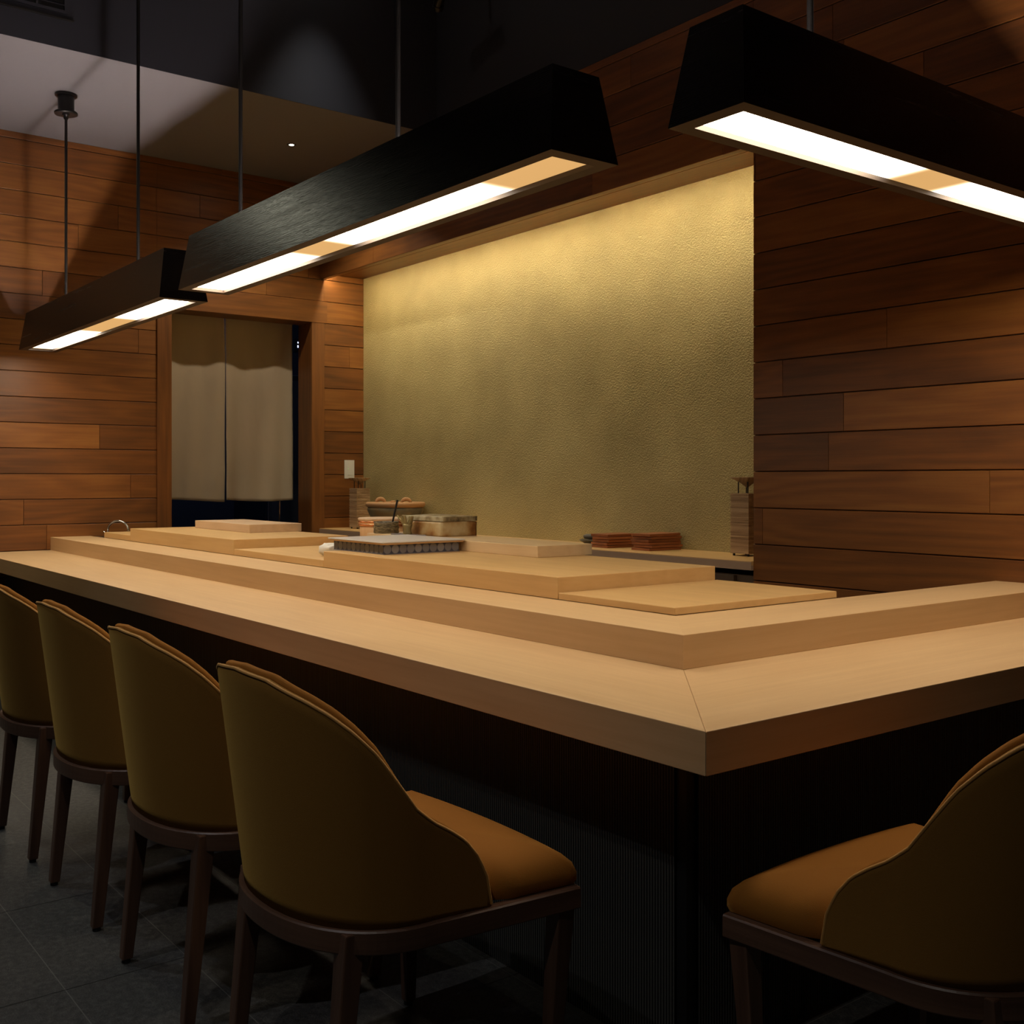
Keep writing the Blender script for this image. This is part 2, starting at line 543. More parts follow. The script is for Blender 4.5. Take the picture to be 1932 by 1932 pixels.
def plank_wall(name, rects, to3d, seed, joints=None, fixed=None, thick=0.012):
    """rects: (u0,u1,z0,z1); to3d(u, depth, z); depth>0 towards the room"""
    mb = MB()
    back = MB()
    joints = joints or {}
    for (u0, u1, z0, z1) in rects:
        pts = [to3d(u0, -0.001, z0), to3d(u1, -0.001, z0), to3d(u1, -0.001, z1), to3d(u0, -0.001, z1)]
        uv = [(u0, z0), (u1, z0), (u1, z1), (u0, z1)]
        back.face(pts, uv, 0.15)
    umin = min(r[0] for r in rects) - 1
    umax = max(r[1] for r in rects) + 1
    for k in range(-8, 14):
        a, b = ZROW + 0.1678 * k, ZROW + 0.1678 * (k + 1)
        js = list(joints.get(k, []))
        rnd = random.Random(seed * 100 + k)
        u = umin - rnd.uniform(0, 1.5)
        auto = []
        while u < umax + 2:
            auto.append(u)
            u += rnd.uniform(1.4, 2.9)
        cuts = sorted([x for x in auto if all(abs(x - j) > 0.9 for j in js)] + js)
        for c in range(len(cuts) - 1):
            val = rnd.random()
            if fixed and (k, c) in fixed:
                val = fixed[(k, c)]
            for (u0, u1, z0, z1) in rects:
                x0, x1 = max(cuts[c], u0), min(cuts[c + 1], u1)
                y0, y1 = max(a, z0), min(b, z1)
                if x1 - x0 < 0.01 or y1 - y0 < 0.008:
                    continue
                g = 0.0022
                h = 0.0008
                lo = g if y0 == a else 0.0002
                hi = g if y1 == b else 0.0002
                lf = h if x0 == cuts[c] else 0
                rt = h if x1 == cuts[c + 1] else 0
                X0, X1, Y0, Y1 = x0 + lf, x1 - rt, y0 + lo, y1 - hi
                ch = 0.002
                cu = 0.0009
                O = [(X0, 0, Y0), (X1, 0, Y0), (X1, 0, Y1), (X0, 0, Y1)]
                B = [(u_, thick - ch, z_) for u_, d_, z_ in O]
                F = [(X0 + cu, thick, Y0 + ch), (X1 - cu, thick, Y0 + ch), (X1 - cu, thick, Y1 - ch), (X0 + cu, thick, Y1 - ch)]
                off = (val * 40 + k * 3, 0)
                for q in [F] + [[B[i], B[(i + 1) % 4], F[(i + 1) % 4], F[i]] for i in range(4)] + [[O[i], O[(i + 1) % 4], B[(i + 1) % 4], B[i]] for i in range(4)]:
                    mb.face([to3d(*p) for p in q], [(p[0] + off[0], p[2]) for p in q], val)
    w = mb.build(name, M['plank'])
    struct(w)
    back.build('backing_board', M['cabinet'], w)
    return w


# left wall (plane X = XW, room side +X); u = y
DL, DR, DT = 2.779, 3.874, 2.458          # door opening
PL, PR, PT = 2.676, 3.983, 2.625          # outside of its casing
T = 0.012
plank_wall('wall_left', [(YS, PL, 0, ZC), (PR, YG, 0, ZSOF), (PL, PR, PT, ZC), (PR, YF + .25, ZSOF, ZC)],
           lambda u, d, z: (XW - T + d, u, z), 3,
           joints={1: [2.284], -3: [1.942], 10: [2.409], 11: [2.989], 7: [1.915], 12: [1.60]})
# plank wall with the niche (plane Y = YF, room side -Y); u = x
plank_wall('wall_back', [(NX, XE, 0, ZC), (XW, NX, ZHDR, ZC)],
           lambda u, d, z: (u, YF + T - d, z), 5,
           joints={3: [-2.606], -1: [-2.164], 12: [-4.121], 9: [-4.423, -6.767, -2.039 - .4]})

# dark painted surfaces above, solid behind
s = MB(); s.box(XB, XE, YF, YF + .12, ZC, ZH)
struct(s.build('wall_back_upper', M['dark_paint']))
s = MB(); s.box(XB - .1, XB, YS, YF + .12, ZC + .1, ZH); s.box(XB - .004, XB, YS, YF + .12, ZC, ZC + .1)
struct(s.build('wall_bulkhead', M['dark_paint']))
s = MB(); s.box(XW - .3, XB - .004, YS, YF + .1, ZC, ZC + .1)
struct(s.build('ceiling_low', M['ceiling_paint']))
s = MB(); s.box(XB - .1, XE, YS, YF + .12, ZH, ZH + .1)
struct(s.build('ceiling', M['ceiling_paint']))  # unseen; paint lightened from dark so it bounces the uplights
s = MB(); s.box(XE, XE + .1, YS, YF + .1, 0, ZH)
struct(s.build('wall_right', M['dark_paint']))
s = MB(); s.box(XW - .3, XE + .1, YS - .1, YS, 0, ZH)
struct(s.build('wall_front', M['dark_paint']))
# niche: gold wall, soffit, right return, header back
s = MB(); s.box(XW - .05, NX + .3, YG, YG + .1, 0, 3.0)
struct(s.build('wall_niche', M['gold_wall']))
s = MB()
s.box(XW, NX, YF + .055, YF + .17, ZSOF, ZSOF + .1, 'x', 0.62)
s.box(XW, NX, YF + .176, YG, ZSOF, ZSOF + .1, 'x', 0.55)
s.box(XW, NX, YF + .17, YF + .176, ZSOF + .006, ZSOF + .09, 'x', 0.1)
struct(s.build('ceiling_niche', M['trim_wood']))
s = MB(); s.box(XW, NX, YF + T, YF + .035, ZHDR, ZC, 'x', 0.4)
struct(s.build('trim_1', M['trim_wood']))
s = MB(); s.box(NX, NX + .012, YF + T, YG, 0, ZSOF + .1, 'z', 0.3)
struct(s.build('wall_niche_side', M['trim_wood']))

# door casing, jambs and lintel
s = MB()
s.box(XW - .01, XW + .012, PL, DL, 0, DT, 'z', 0.32)
struct(s.build('trim_2', M['trim_wood'], bevel=.0015))
s = MB()
s.box(XW - .01, XW + .012, DR, PR, 0, DT, 'z', 0.45)
struct(s.build('trim_3', M['trim_wood'], bevel=.0015))
s = MB()
s.box(XW - .01, XW + .016, PL - .02, PR + .02, DT, PT, 'y', 0.5)
struct(s.build('trim_4', M['trim_wood'], bevel=.0015))
s = MB()
s.box(XW - .216, XW - .01, DR, DR + .02, 0, DT, 'z', 0.1)
s.box(XW - .216, XW - .01, DL - .02, DL, 0, DT, 'z', 0.1)
s.box(XW - .216, XW - .01, DL, DR, DT, DT + .02, 'y', 0.1)
struct(s.build('door_1', M['trim_wood']))

# dark room behind the doorway
s = MB()
bx0, bx1, by0, by1 = -9.3, XW - .2, 1.9, 4.75
for p in ([(bx0, by0, 0), (bx0, by1, 0), (bx0, by1, 2.9), (bx0, by0, 2.9)], [(bx0, by0, 0), (bx0, by0, 2.9), (bx1, by0, 2.9), (bx1, by0, 0)],
          [(bx0, by1, 0), (bx1, by1, 0), (bx1, by1, 2.9), (bx0, by1, 2.9)], [(bx0, by0, 2.9), (bx0, by1, 2.9), (bx1, by1, 2.9), (bx1, by0, 2.9)]):
    s.face(p)
struct(s.build('wall_far', M['void']))
s = MB()
s.box(XW - .216, XW - .03, YS, DL - .021, 0, ZC); s.box(XW - .216, XW - .03, DR + .021, YG, 0, 2.9)
struct(s.build('wall_left_core', M['void']))

# ------------------------------------------------------------------ bar
BX, BY = -1.382, 1.519                     # outer corner of the lower top
UX, UY = -1.863, 1.966                     # outer corner of the upper tier
IX, IY = -2.14, 2.225                      # inner edge
ZT, ZU = 0.780, 0.866
XL = XW + .001
YE = YF - .001
bar = thing('bar_counter', 'long L-shaped two-tier pale wood bar counter on a black fluted base', 'bar counter', (-1.6, 1.7, 0))


def P(o, parent):
    o.parent = parent
    o.matrix_parent_inverse = Matrix.Translation(parent.location).inverted() if parent.rotation_euler.z == 0 else parent.matrix_basis.inverted()
    return o


s = MB()
s.prism([(XL, BY), (BX - .0009, BY), (IX - .0009, IY), (XL, IY)], 0.696, ZT, 'x', 0.45)
s.prism([(BX, BY), (BX, YE), (IX, YE), (IX, IY)], 0.696, ZT, 'y', 0.5)
o = P(s.build('countertop', M['hinoki'], bevel=.0015), bar); o['label'] = 'lower pale wood counter ledge with a mitred corner'
s = MB()
s.prism([(XL, UY), (UX, UY), (IX, IY), (XL, IY)], ZT, ZU, 'x', 0.6)
s.prism([(UX, UY), (UX, YE), (IX, YE), (IX, IY)], ZT, ZU, 'y', 0.5)
o = P(s.build('upper_tier', M['hinoki'], bevel=.0015), bar); o['label'] = 'raised pale wood step running along the counter'
s = MB()
y0 = 1.690
s.face([(XL, y0, 0), (-1.628, y0, 0), (-1.628, y0, .696), (XL, y0, .696)], [(XL, 0), (-1.628, 0), (-1.628, .7), (XL, .7)])
s.face([(XL, y0 + .5, 0), (XL, y0, 0), (XL, y0, .696), (XL, y0 + .5, .696)])
o = P(s.build('front_panel', M['ribs']), bar); o['label'] = 'black fluted panel under the long run'
s = MB()
x0 = -1.590
s.face([(x0, 1.722, 0), (x0, YE, 0), (x0, YE, .696), (x0, 1.722, .696)], [(1.722, 0), (YE, 0), (YE, .7), (1.722, .7)])
o = P(s.build('side_panel', M['ribs']), bar); o['label'] = 'black fluted panel under the short run'
s = MB(); s.box(-1.628, -1.598, y0 + .006, 1.724, 0, .696)
P(s.build('corner_post', M['corner_black']), bar)
# inner carcass and steel work surface behind the ledge
s = MB()
s.box(XL, IX - .001, IY + .002, 3.0, 0, .862, 'x')
s.box(IX - .0005, -1.75, IY + .3, YE, 0, .69, 'x')
P(s.build('carcass', M['dark_steel']), bar)

# work boards lying behind the raised step
def board(name, x0, x1, y0, y1, z0, z1, mat, label, cat='cutting board', grain='x', group=None, bevel=.002, rnd=.5):
    m = MB(); cx, cy = (x0 + x1) / 2, (y0 + y1) / 2
    m.box(x0 - cx, x1 - cx, y0 - cy, y1 - cy, 0, z1 - z0, grain, rnd)
    o = m.build(name, mat, bevel=bevel, loc=(cx, cy, z0))
    tag(o, label, cat, group)
    return o


ZB0 = ZU
board('work_board', -7.285, -6.772, IY + .002, 2.80, ZB0, .902, M['board'], 'low pale work board at the far left end by the faucet', rnd=.5)
board('work_board', -6.770, -5.194, IY + .002, 2.88, ZB0, .945, M['board'], 'thick pale wood work block under the far small cutting board', rnd=.6)
board('work_board', -5.192, -4.238, IY + .002, 3.07, ZB0, .898, M['board'], 'low pale board between the two thick blocks, beside the white cloth', rnd=.5)
board('work_board', -4.236, -2.654, IY + .002, 2.965, ZB0, .937, M['board'], 'thick pale wood work block carrying the patterned box, nearest the bar corner', rnd=.45)
board('work_board', -2.652, -2.142, IY + .002, 2.972, ZB0, .888, M['board'], 'thin square board at the inside corner of the bar', rnd=.5)
board('cutting_board', -4.71, -3.362, 2.716, 3.005, .937, .983, M['narrow_board'], 'long narrow cutting board carrying the rough ceramic box', rnd=.6)
board('cutting_board', -6.60, -5.788, 2.575, 2.90, .945, .992, M['pale_board'], 'small pinkish cutting board on the far work block in front of the curtain', rnd=.6)

# faucet
fa = thing('faucet', 'chrome gooseneck faucet by the left wall behind the bar', 'faucet', (-7.45, 2.30, .862))
s = MB()
arc = [(0, 0, 0), (0, 0, .045)] + [(0.043 * (1 - math.cos(a)), 0.055 * (1 - math.cos(a)), .045 + .062 * math.sin(a)) for a in [math.pi * k / 14 for k in range(15)]] + [(.086, .11, .03)]
s.tube(arc, .0075, 12)
s.build('spout', M['chrome'], fa)
s = MB(); s.lathe([(.016, 0), (.016, .006), (.010, .012), (.010, .03)], seg=20); s.build('base', M['chrome'], fa)
s = MB(); s.tube([(.086, .11, .045), (.086, .11, .026)], .0105, 12); s.build('nozzle', M['chrome'], fa)
s = MB(); s.tube([(0, 0, .02), (-.02, -.02, .035)], .004, 8); s.build('handle', M['chrome'], fa)

# ------------------------------------------------------------------ back counter in the niche
bc = thing('back_counter', 'narrow pale wood shelf counter along the gold wall', 'counter', (-5.5, 3.94, 0))
s = MB(); s.box(XW + .001, NX - .001, 3.940, YG - .001, .850, .870, 'x', .5)
P(s.build('shelf_top', M['board'], bevel=.001), bc)
s = MB(); s.box(XW + .001, NX - .001, 3.938, 3.958, .828, .8495, 'x', .5); s.box(XW + .001, NX - .001, 3.9375, 3.9395, .8495, .866, 'x', .5)
o = P(s.build('shelf_front', M['shelf_front']), bc); o['label'] = 'brown front edge of the shelf'
s = MB(); s.box(XW + .02, NX - .001, 3.99, YG - .001, 0, .80)
P(s.build('cabinet_body', M['cabinet']), bc)
for k in range(5):
    a = XW + .03 + k * .822
    s = MB(); s.box(a, a + .816, 3.968, 3.989, .05, .795)
    d = P(s.build('cabinet_door', M['cabinet'], bevel=.002), bc)

# ------------------------------------------------------------------ pendant lamps
def make_lamp(length, rods, zt, spans, name_mat, yaw, loc, label, hs=.09):
    """local X along the lamp, origin at centre of its underside"""
    t = thing('linear_pendant_lamp', label, 'pendant lamp', loc, yaw, 'black trough pendant lamps over the bar')
    L = length / 2
    W, w, H, ins = .112, .078, .230, .036
    op, opx = .072, L - .045           # opening in the underside
    tw = .012                           # wall thickness
    # hollow tapered housing, open at the top
    s = MB()
    bo = [(-L, -W), (L, -W), (L, W), (-L, W)]
    to = [(-L + ins, -w), (L - ins, -w), (L - ins, w), (-L + ins, w)]
    def inner(q, d):
        return [(x + (d if x < 0 else -d), y + (d if y < 0 else -d)) for x, y in q]
    bi, ti = inner(bo, tw), inner(to, tw)
    for i in range(4):
        j = (i + 1) % 4
        u = (lambda p: (p[0], p[2])) if i % 2 == 0 else (lambda p: (p[1], p[2]))
        q = [(*bo[i], 0), (*bo[j], 0), (*to[j], H), (*to[i], H)]
        s.face(q, [u(p) for p in q], .5)
        q = [(*ti[i], H), (*ti[j], H), (*bi[j], .03), (*bi[i], .03)]
        s.face(q, [u(p) for p in q], .5)
        q = [(*to[i], H), (*to[j], H), (*ti[j], H), (*ti[i], H)]
        s.face(q, [u(p) for p in q], .5)
    s.cap([(*p, .03) for p in bi])
    s.build('housing', M['lamp_black'], t)
    # underside lip with its opening
    s = MB()
    a, b = opx, op
    for (x0, x1, y0, y1, g) in ((-L, L, -W, -b, 'x'), (-L, L, b, W, 'x'), (-L, -a, -b, b, 'y'), (a, L, -b, b, 'y')):
        q = [(x0, y0, 0), (x0, y1, 0), (x1, y1, 0), (x1, y0, 0)]
        s.face(q, [((p[0], p[1]) if g == 'x' else (p[1], p[0])) for p in q], .5)
    for (p, q_) in (((-a, -b), (a, -b)), ((a, -b), (a, b)), ((a, b), (-a, b)), ((-a, b), (-a, -b))):
        s.face([(*p, 0), (*q_, 0), (*q_, .014), (*p, .014)], None, .5)
    s.build('lip', M['lamp_lip'], t)
    s = MB()
    s.face([(-a - .005, -b - .005, .013), (-a - .005, b + .005, .013), (a + .005, b + .005, .013), (a + .005, -b - .005, .013)])
    s.build('diffuser', diffuser_mat(name_mat, spans, length), t)
    # upward LED strip at the bottom of the trough
    s = MB(); s.box(-L + .05, L - .05, -.008, .008, hs, hs + .005)
    s.build('uplight_strip', emit('uplight_' + name_mat, (1.0, .86, .82), UPLIGHT), t)
    s = MB(); s.box(-L + .045, L - .045, -.02, .02, hs - .006, hs - .0005); s.build('strip_tray', M['black_metal'], t)
    for r in rods:
        rr = MB(); rr.tube([(r, 0, .04), (r, 0, zt[rods.index(r)] - loc[2])], .0082 if abs(r) < 9 else .01, 12)
        ro = rr.build('rod', M['rod_metal'], t)
        zz = zt[rods.index(r)] - loc[2]
        c = MB()
        c.lathe([(.062, zz - .013), (.062, zz - .0005)], (r, 0, 0), 32, smooth=False)
        c.lathe([(.046, zz - .0995), (.046, zz - .013)], (r, 0, 0), 32)
        c.lathe([(.044, zz - .118), (.064, zz - .118), (.066, zz - .112), (.064, zz - .106), (.044, zz - .0995)], (r, 0, 0), 32)
        c.lathe([(.010, zz - .15), (.014, zz - .14), (.014, zz - .125), (.022, zz - .124), (.022, zz - .1185)], (r, 0, 0), 20)
        c.build('canopy', M['black_metal'], ro)
    # cross bars holding the rods at the rim of the trough
    for r in rods:
        cb = MB(); cb.box(r - .012, r + .012, -w + .009, w - .009, H - .03, H - .022)
        cb.build('cross_bar', M['black_metal'], t)
    return t


LZ, LY = 2.060, 1.815
# lamp 2 (middle): x from -4.56 to -2.05
c2 = -3.305
make_lamp(2.50, [-2.952 - c2, -4.165 - c2], [ZH, ZH], [(-3.28 - c2, -2.53 - c2), (-9, -3.70 - c2)], 'middle_lamp_panel', 0, (c2, LY, LZ),
          'middle black trough pendant lamp, broad sheen on its long side')
c3 = -6.035
make_lamp(2.50, [-5.397 - c3, -6.654 - c3], [ZH, ZC], [(-5.55 - c3, -4.90 - c3), (-7.14 - c3, -6.30 - c3)], 'far_lamp_panel', 0, (c3, LY, LZ),
          'farthest black trough pendant lamp, nearest the plank wall on the left')
# lamp 1 (right, along Y)
c1 = 2.78
make_lamp(1.96, [2.173 - c1, 3.40 - c1], [ZH, ZH], [(-9, 2.52 - c1), (2.90 - c1, 9)], 'near_lamp_panel', math.pi / 2, (-1.642, c1, 2.052),
          'nearest black trough pendant lamp, over the short run at the right', .115)

# ------------------------------------------------------------------ recessed ceiling lights
def downlight(loc, label, energy, size, color, target=None, blend=.5, strength=30, r=.028):
    t = thing('downlight', label, 'ceiling light', loc)
    s = MB(); s.lathe([(r, -.003), (r + .012, -.004), (r + .016, 0)], seg=32, caps=False)
    s.lathe([(r, -.003), (r - .003, .0)], seg=32, caps=False)
    s.build('trim_ring', M['black_metal'], t)
    s = MB(); s.face([(r * .9 * math.cos(-a), r * .9 * math.sin(-a), -.0015) for a in [2 * math.pi * k / 24 for k in range(24)]])
    s.build('lens', emit('lens_glow', color, strength), t)
    l = light('bulb', 'SPOT', (0, 0, -.012), energy, color, t, (0, 0, -1) if target is None else tuple(Vector(target) - Vector(loc)), spot_size=math.radians(size), spot_blend=blend, shadow_soft_size=.03)
    return t


downlight((-6.727, 3.296, ZC), 'small glowing recessed downlight in the grey low ceiling', 30, 120, (1, .90, .72), blend=.5, strength=90, r=.017)
downlight((-6.73, .46, ZC), 'recessed downlight in the low ceiling above the far end of the seating', 27, 160, (1, .98, .74), blend=1.0, strength=60, r=.022)
downlight((-5.60, 3.08, ZH), 'recessed spotlight close to the dark bulkhead', 40, 52, (1, .97, .92), blend=.9)

# cove LED strip behind the header lip washing the gold wall
cs = thing('led_strip', 'warm LED strip hidden behind the plank header above the gold wall', 'LED strip', (-5.5, YF + .045, ZSOF))
s = MB(); s.box(XW + .02 + 5.5, NX - .02 + 5.5, -.006, .006, -.004, .006)
s.build('led_tape', emit('cove_glow', (1.0, .86, .54), COVE), cs)

# unseen fill spots for floor and chairs, in housings added to hold them
for i, (p, tg, e, c, sz) in enumerate([
        ((-4.9, -.2, ZH), (-4.0, .3, 0), 26, (.86, .92, 1.0), 50),
        ((-2.6, -1.2, ZH), (-2.7, .45, 0), 37, (.95, .95, 1.0), 50),
        ((-.3, -1.0, ZH), (-1.6, 1.0, 0), 38, (1, .95, .86), 46)]):
    downlight(p, ['unseen ceiling fill light over the far bar chairs', 'unseen ceiling fill light over the middle bar chairs', 'unseen ceiling fill light over the near bar chairs'][i], e, sz, c, target=tg, strength=5)

# ------------------------------------------------------------------ wall vent on the bulkhead
vt = thing('air_vent', 'black slatted air grille on the dark bulkhead', 'vent', (XB + .0005, 1.1, 3.85))
s = MB()
y0, y1, z0, z1 = -.5, .512, -.145, .22
for b in ((y0, y1, z0 - .015, z0), (y0, y1, z1, z1 + .015), (y0 - .015, y0, z0 - .015, z1 + .015), (y1, y1 + .015, z0 - .015, z1 + .015), (.37, .382, z0 - .0, z0 + .028)):
    s.box(0, .012, b[0], b[1], b[2], b[3])
s.build('frame', M['dark_paint'], vt)
s = MB()
for k in range(9):
    z = z0 + .035 + k * .036
    s.hexa([(0.001, y0, z), (.012, y0, z - .012), (.012, y1, z - .012), (0.001, y1, z), (0.001, y0, z + .004), (.012, y0, z - .008), (.012, y1, z - .008), (0.001, y1, z + .004)])
s.build('slats', M['dark_paint'], vt)
s = MB(); s.box(0, .0008, y0, y1, z0, z1); s.build('duct', M['corner_black'], vt)
lg = MB(); lg.box(0, .02, -.5, .545, 0, .007)
o = lg.build('metal_ledge', M['rod_metal'], loc=(XB + .0005, 1.115, 3.657)); tag(o, 'thin metal strip on the bulkhead under the vent', 'strip')

# track spotlight head in the dark corner
tk = thing('track_spotlight', 'black cylindrical spotlight head high in the dark corner', 'spotlight', (-5.55, 3.70, 4.13))
s = MB(); s.tube([(0, 0, 0), (.03, -.02, .02), (.19, -.06, .10)], .032, 20); s.build('head', M['black_metal'], tk)
s = MB(); s.tube([(.012, -.008, .008), (.024, -.016, .016)], .036, 20); s.build('rim', M['rod_metal'], tk)
s = MB(); s.tube([(.11, -.04, .06), (.11, -.04, .60)], .009, 10); s.build('stem', M['black_metal'], tk)
s = MB(); s.box(-.1, .6, -.058, -.022, .595, .619); s.build('track', M['black_metal'], tk)

# ------------------------------------------------------------------ noren curtain
def panel(y0, y1, z0, z1, name, seed):
    s = MB()
    rows = []
    nz_, ny = 60, 44
    for i in range(nz_ + 1):
        z = z1 + (z0 - z1) * i / nz_
        f = i / nz_
        row = []
        for j in range(ny + 1):
            t = j / ny
            y = y0 + (y1 - y0) * t
            d = .020 * min(1, f * 4) * math.sin(t * 6.6 + seed) + .006 * f * math.sin(t * 11 + seed) + .006 * math.sin(t * 19 + seed * 2 + f * 2) * (0.3 + f) + .010 * f * noise.noise(Vector((y * 5, z * 3, seed)))
            d += .035 * math.exp(-((t - (.45 if seed < 2 else .12)) / .22) ** 2) * (.25 + .5 * f)
            d += .002 * noise.noise(Vector((y * 30, z * 22, seed)))
            edge = .0
            row.append((d, y - (z * .0), z + .012 * math.sin(t * 3.1 + seed) * f + edge))
        rows.append(row)
    s.grid(rows)
    return s


nr = thing('noren_curtain', 'two-panel beige linen split curtain hanging in the doorway', 'curtain', (-7.845, 3.30, 0))
NL, NM, NR = 2.74 - 3.30, 3.290 - 3.30, 3.850 - 3.30
for a, b, sd, lb in ((NL, NM - .003, 1.3, 'left linen panel'), (NM + .003, NR, 2.9, 'right linen panel')):
    m = panel(a, b, 1.090, 2.490, 'panel', sd)
    o = m.build('curtain_panel', M['noren'], nr)
    o['label'] = lb
    md = o.modifiers.new('solid', 'SOLIDIFY'); md.thickness = .0016
s = MB(); s.tube([(0, NL - .10, 2.497), (0, NR + .16, 2.497)], .009, 12)
s.build('curtain_rod', M['trim_wood'], nr)

# steel cabinet glimpsed in the dark room
fr = thing('refrigerator', 'dark steel cabinet glinting blue in the back room behind the curtain', 'refrigerator', (-8.95, 4.35, 0))
s = MB(); s.box(-.33, .33, -.37, .37, .08, 2.15); s.build('body', M['dark_steel'], fr, bevel=.006)
s = MB(); s.box(.331, .362, -.36, .36, .14, 2.1); s.build('door_panel', M['steel'], fr, bevel=.006)
s = MB(); s.tube([(.40, -.27, .8), (.40, -.27, 1.4)], .011, 10); s.tube([(.36, -.27, .85), (.40, -.27, .85)], .008, 8); s.tube([(.36, -.27, 1.35), (.40, -.27, 1.35)], .008, 8); s.build('handle', M['chrome'], fr)
s = MB(); s.box(-.3, .3, -.33, .33, 0, .0795); s.build('plinth', M['rubber'], fr)
s = MB(); s.box(.3625, .364, -.31, -.295, 1.985, 2.0); s.box(.3625, .364, -.31, -.29, 1.95, 1.968); s.build('display', emit('blue_indicator', (.35, .55, 1.0), 1), fr)
light('room_glow', 'AREA', (.7, -1.2, 2.6), 3.5, (.35, .5, 1.0), fr, (.4, .0, 1.0), size=.4)  # unseen blue area light added to make the steel cabinet glint

# indicator light high on the wall of the dark room
il = thing('indicator_light', 'tiny pale blue indicator light in the dark gap right of the curtain', 'indicator light', (-9.299, 4.615, 2.50))
s = MB(); s.box(0, .03, -.05, .05, -.06, .06); s.build('housing', M['black_metal'], il, bevel=.003)
s = MB(); s.box(.0301, .032, -.012, .012, .02, .032); s.box(.0301, .032, -.012, .014, -.02, .0); s.build('lens', emit('pale_blue_led', (.45, .6, 1.0), 5), il)

# ------------------------------------------------------------------ light switch
sw = thing('light_switch', 'white dimmer switch plate on the plank wall left of the gold wall', 'switch', (XW + .0005, 4.205, 1.327))
s = MB(); s.box(0, .006, -.044, .044, -.073, .073); s.build('wall_plate', M['white_plastic'], sw, bevel=.002)
s = MB(); s.box(.006, .0095, -.017, .017, -.046, .046); s.build('rocker', M['white_plastic'], sw, bevel=.001)
s = MB(); s.box(.0096, .0101, -.0155, -.0125, .003, .0065); s.build('indicator', emit('green_dot', (.35, 1, .25), 1.5), sw)
s = MB(); s.box(.0062, .0072, -.014, .014, -.0425, -.039); s.build('slider', M['shelf_front'], sw)

# ------------------------------------------------------------------ speakers (slatted box with a cone deflector)
def make_speaker():
    t = thing('speaker', '', 'speaker')
    s = MB()
    h, a = .31, .0585
    n = 44
    for k in range(n):
        z = .012 + k * (h - .012) / n
        d = .0012 * ((k * 7) % 3)
        s.box(-a + d, a - d, -a + d, a - d, z, z + (h - .012) / n - .0006, 'x', .42 + .2 * random.random())
    s.box(-a + .003, a - .003, -a + .003, a - .003, .012, h - .001)
    s.build('cabinet', M['speaker_wood'], t)
    s = MB(); s.lathe([(.004, h + .028), (.034, h + .052), (.084, h + .077), (.085, h + .080), (.0, h + .080)], seg=40); s.build('deflector_cone', M['speaker_wood'], t)
    for sx, sy in ((-1, -1), (1, -1), (1, 1), (-1, 1)):
        s = MB(); s.tube([(sx * .03, sy * .03, h), (sx * .03, sy * .03, h + .056)], .0032, 8); s.build('post', M['black_metal'], t)
    for sx, sy in ((-1, -1), (1, -1), (1, 1), (-1, 1)):
        s = MB(); s.tube([(sx * .045, sy * .045, 0), (sx * .045, sy * .045, .0122)], .006, 10); s.build('foot', M['black_metal'], t)
    return t


def copy_tree(o, parent=None):
    c = o.copy()
    COL.objects.link(c)
    if parent:
        c.parent = parent
    for ch in o.children:
        copy_tree(ch, c)
    return c


sp = make_speaker()
sp.location = (-7.3475, 4.1725, .870)
sp['label'] = 'wooden speaker tower under the light switch in the left corner of the shelf'
sp['group'] = 'two speakers on the shelf'
sp2 = copy_tree(sp)
sp2.location = (-3.571, 4.2235, .870)
sp2['label'] = 'wooden speaker tower at the right end of the shelf, beside the stacked tiles'

# ------------------------------------------------------------------ stacked wooden serving tiles
def tile(x, y, z, w, d, rz, label, group, th=.0132):
    s = MB()
    n = 8
    top, bot = [], []
    sd = random.uniform(0, 50)
    poly = []
    for i in range(n):
        poly.append((-w / 2 + w * i / n, -d / 2))
    for i in range(n):
        poly.append((w / 2, -d / 2 + d * i / n))
    for i in range(n):
        poly.append((w / 2 - w * i / n, d / 2))
    for i in range(n):
        poly.append((-w / 2, d / 2 - d * i / n))
    poly = [(px + .002 * noise.noise(Vector((px * 40, py * 40, sd))), py + .002 * noise.noise(Vector((py * 40, px * 40, sd + 7)))) for px, py in poly]
    s.prism(poly, 0, th, 'y')
    o = s.build('serving_tile', M['tile_wood'], bevel=.001, loc=(x, y, z))
    o.rotation_euler = (random.uniform(-.004, .004), random.uniform(-.006, .006), rz)
    tag(o, label, 'serving tile', group)


g = 'brown wooden serving tiles stacked on the shelf'
ords = ['bottom', 'second from the bottom', 'third from the bottom', 'fourth from the bottom', 'fifth from the bottom', 'topmost']
for k in range(5):
    tile(-4.472 + random.uniform(-.005, .005), 4.165 + random.uniform(-.007, .007), .870 + k * .0156, .135, .215, random.uniform(-.04, .04), f'brown wooden tile, {ords[k] if k < 4 else "topmost"} in the left stack on the shelf', g)
for k in range(6):
    tile(-4.168 + random.uniform(-.006, .006), 4.190 + random.uniform(-.007, .007), .870 + k * .0152, .140, .235, random.uniform(-.03, .03), f'brown wooden tile, {ords[k]} in the right stack on the shelf', g)
# dark dish behind the left stack
s = MB(); s.lathe([(.035, 0), (.045, .004), (.085, .030), (.087, .034), (.080, .034), (.05, .014), (.0, .012)], seg=40, wob=.02)
o = s.build('dish', M['dark_ceramic'], loc=(-4.645, 4.17, .870)); tag(o, 'dark shallow dish partly hidden behind the left stack of tiles', 'dish')
s = MB(); s.lathe([(.03, 0), (.06, .006), (.066, .022), (.05, .030), (.0, .034)], seg=32, wob=.03)
o = s.build('dish_cover', M['dark_ceramic'], loc=(-4.645, 4.17, .9045)); tag(o, 'dark ribbed cover lying in the dark shallow dish', 'dish cover')

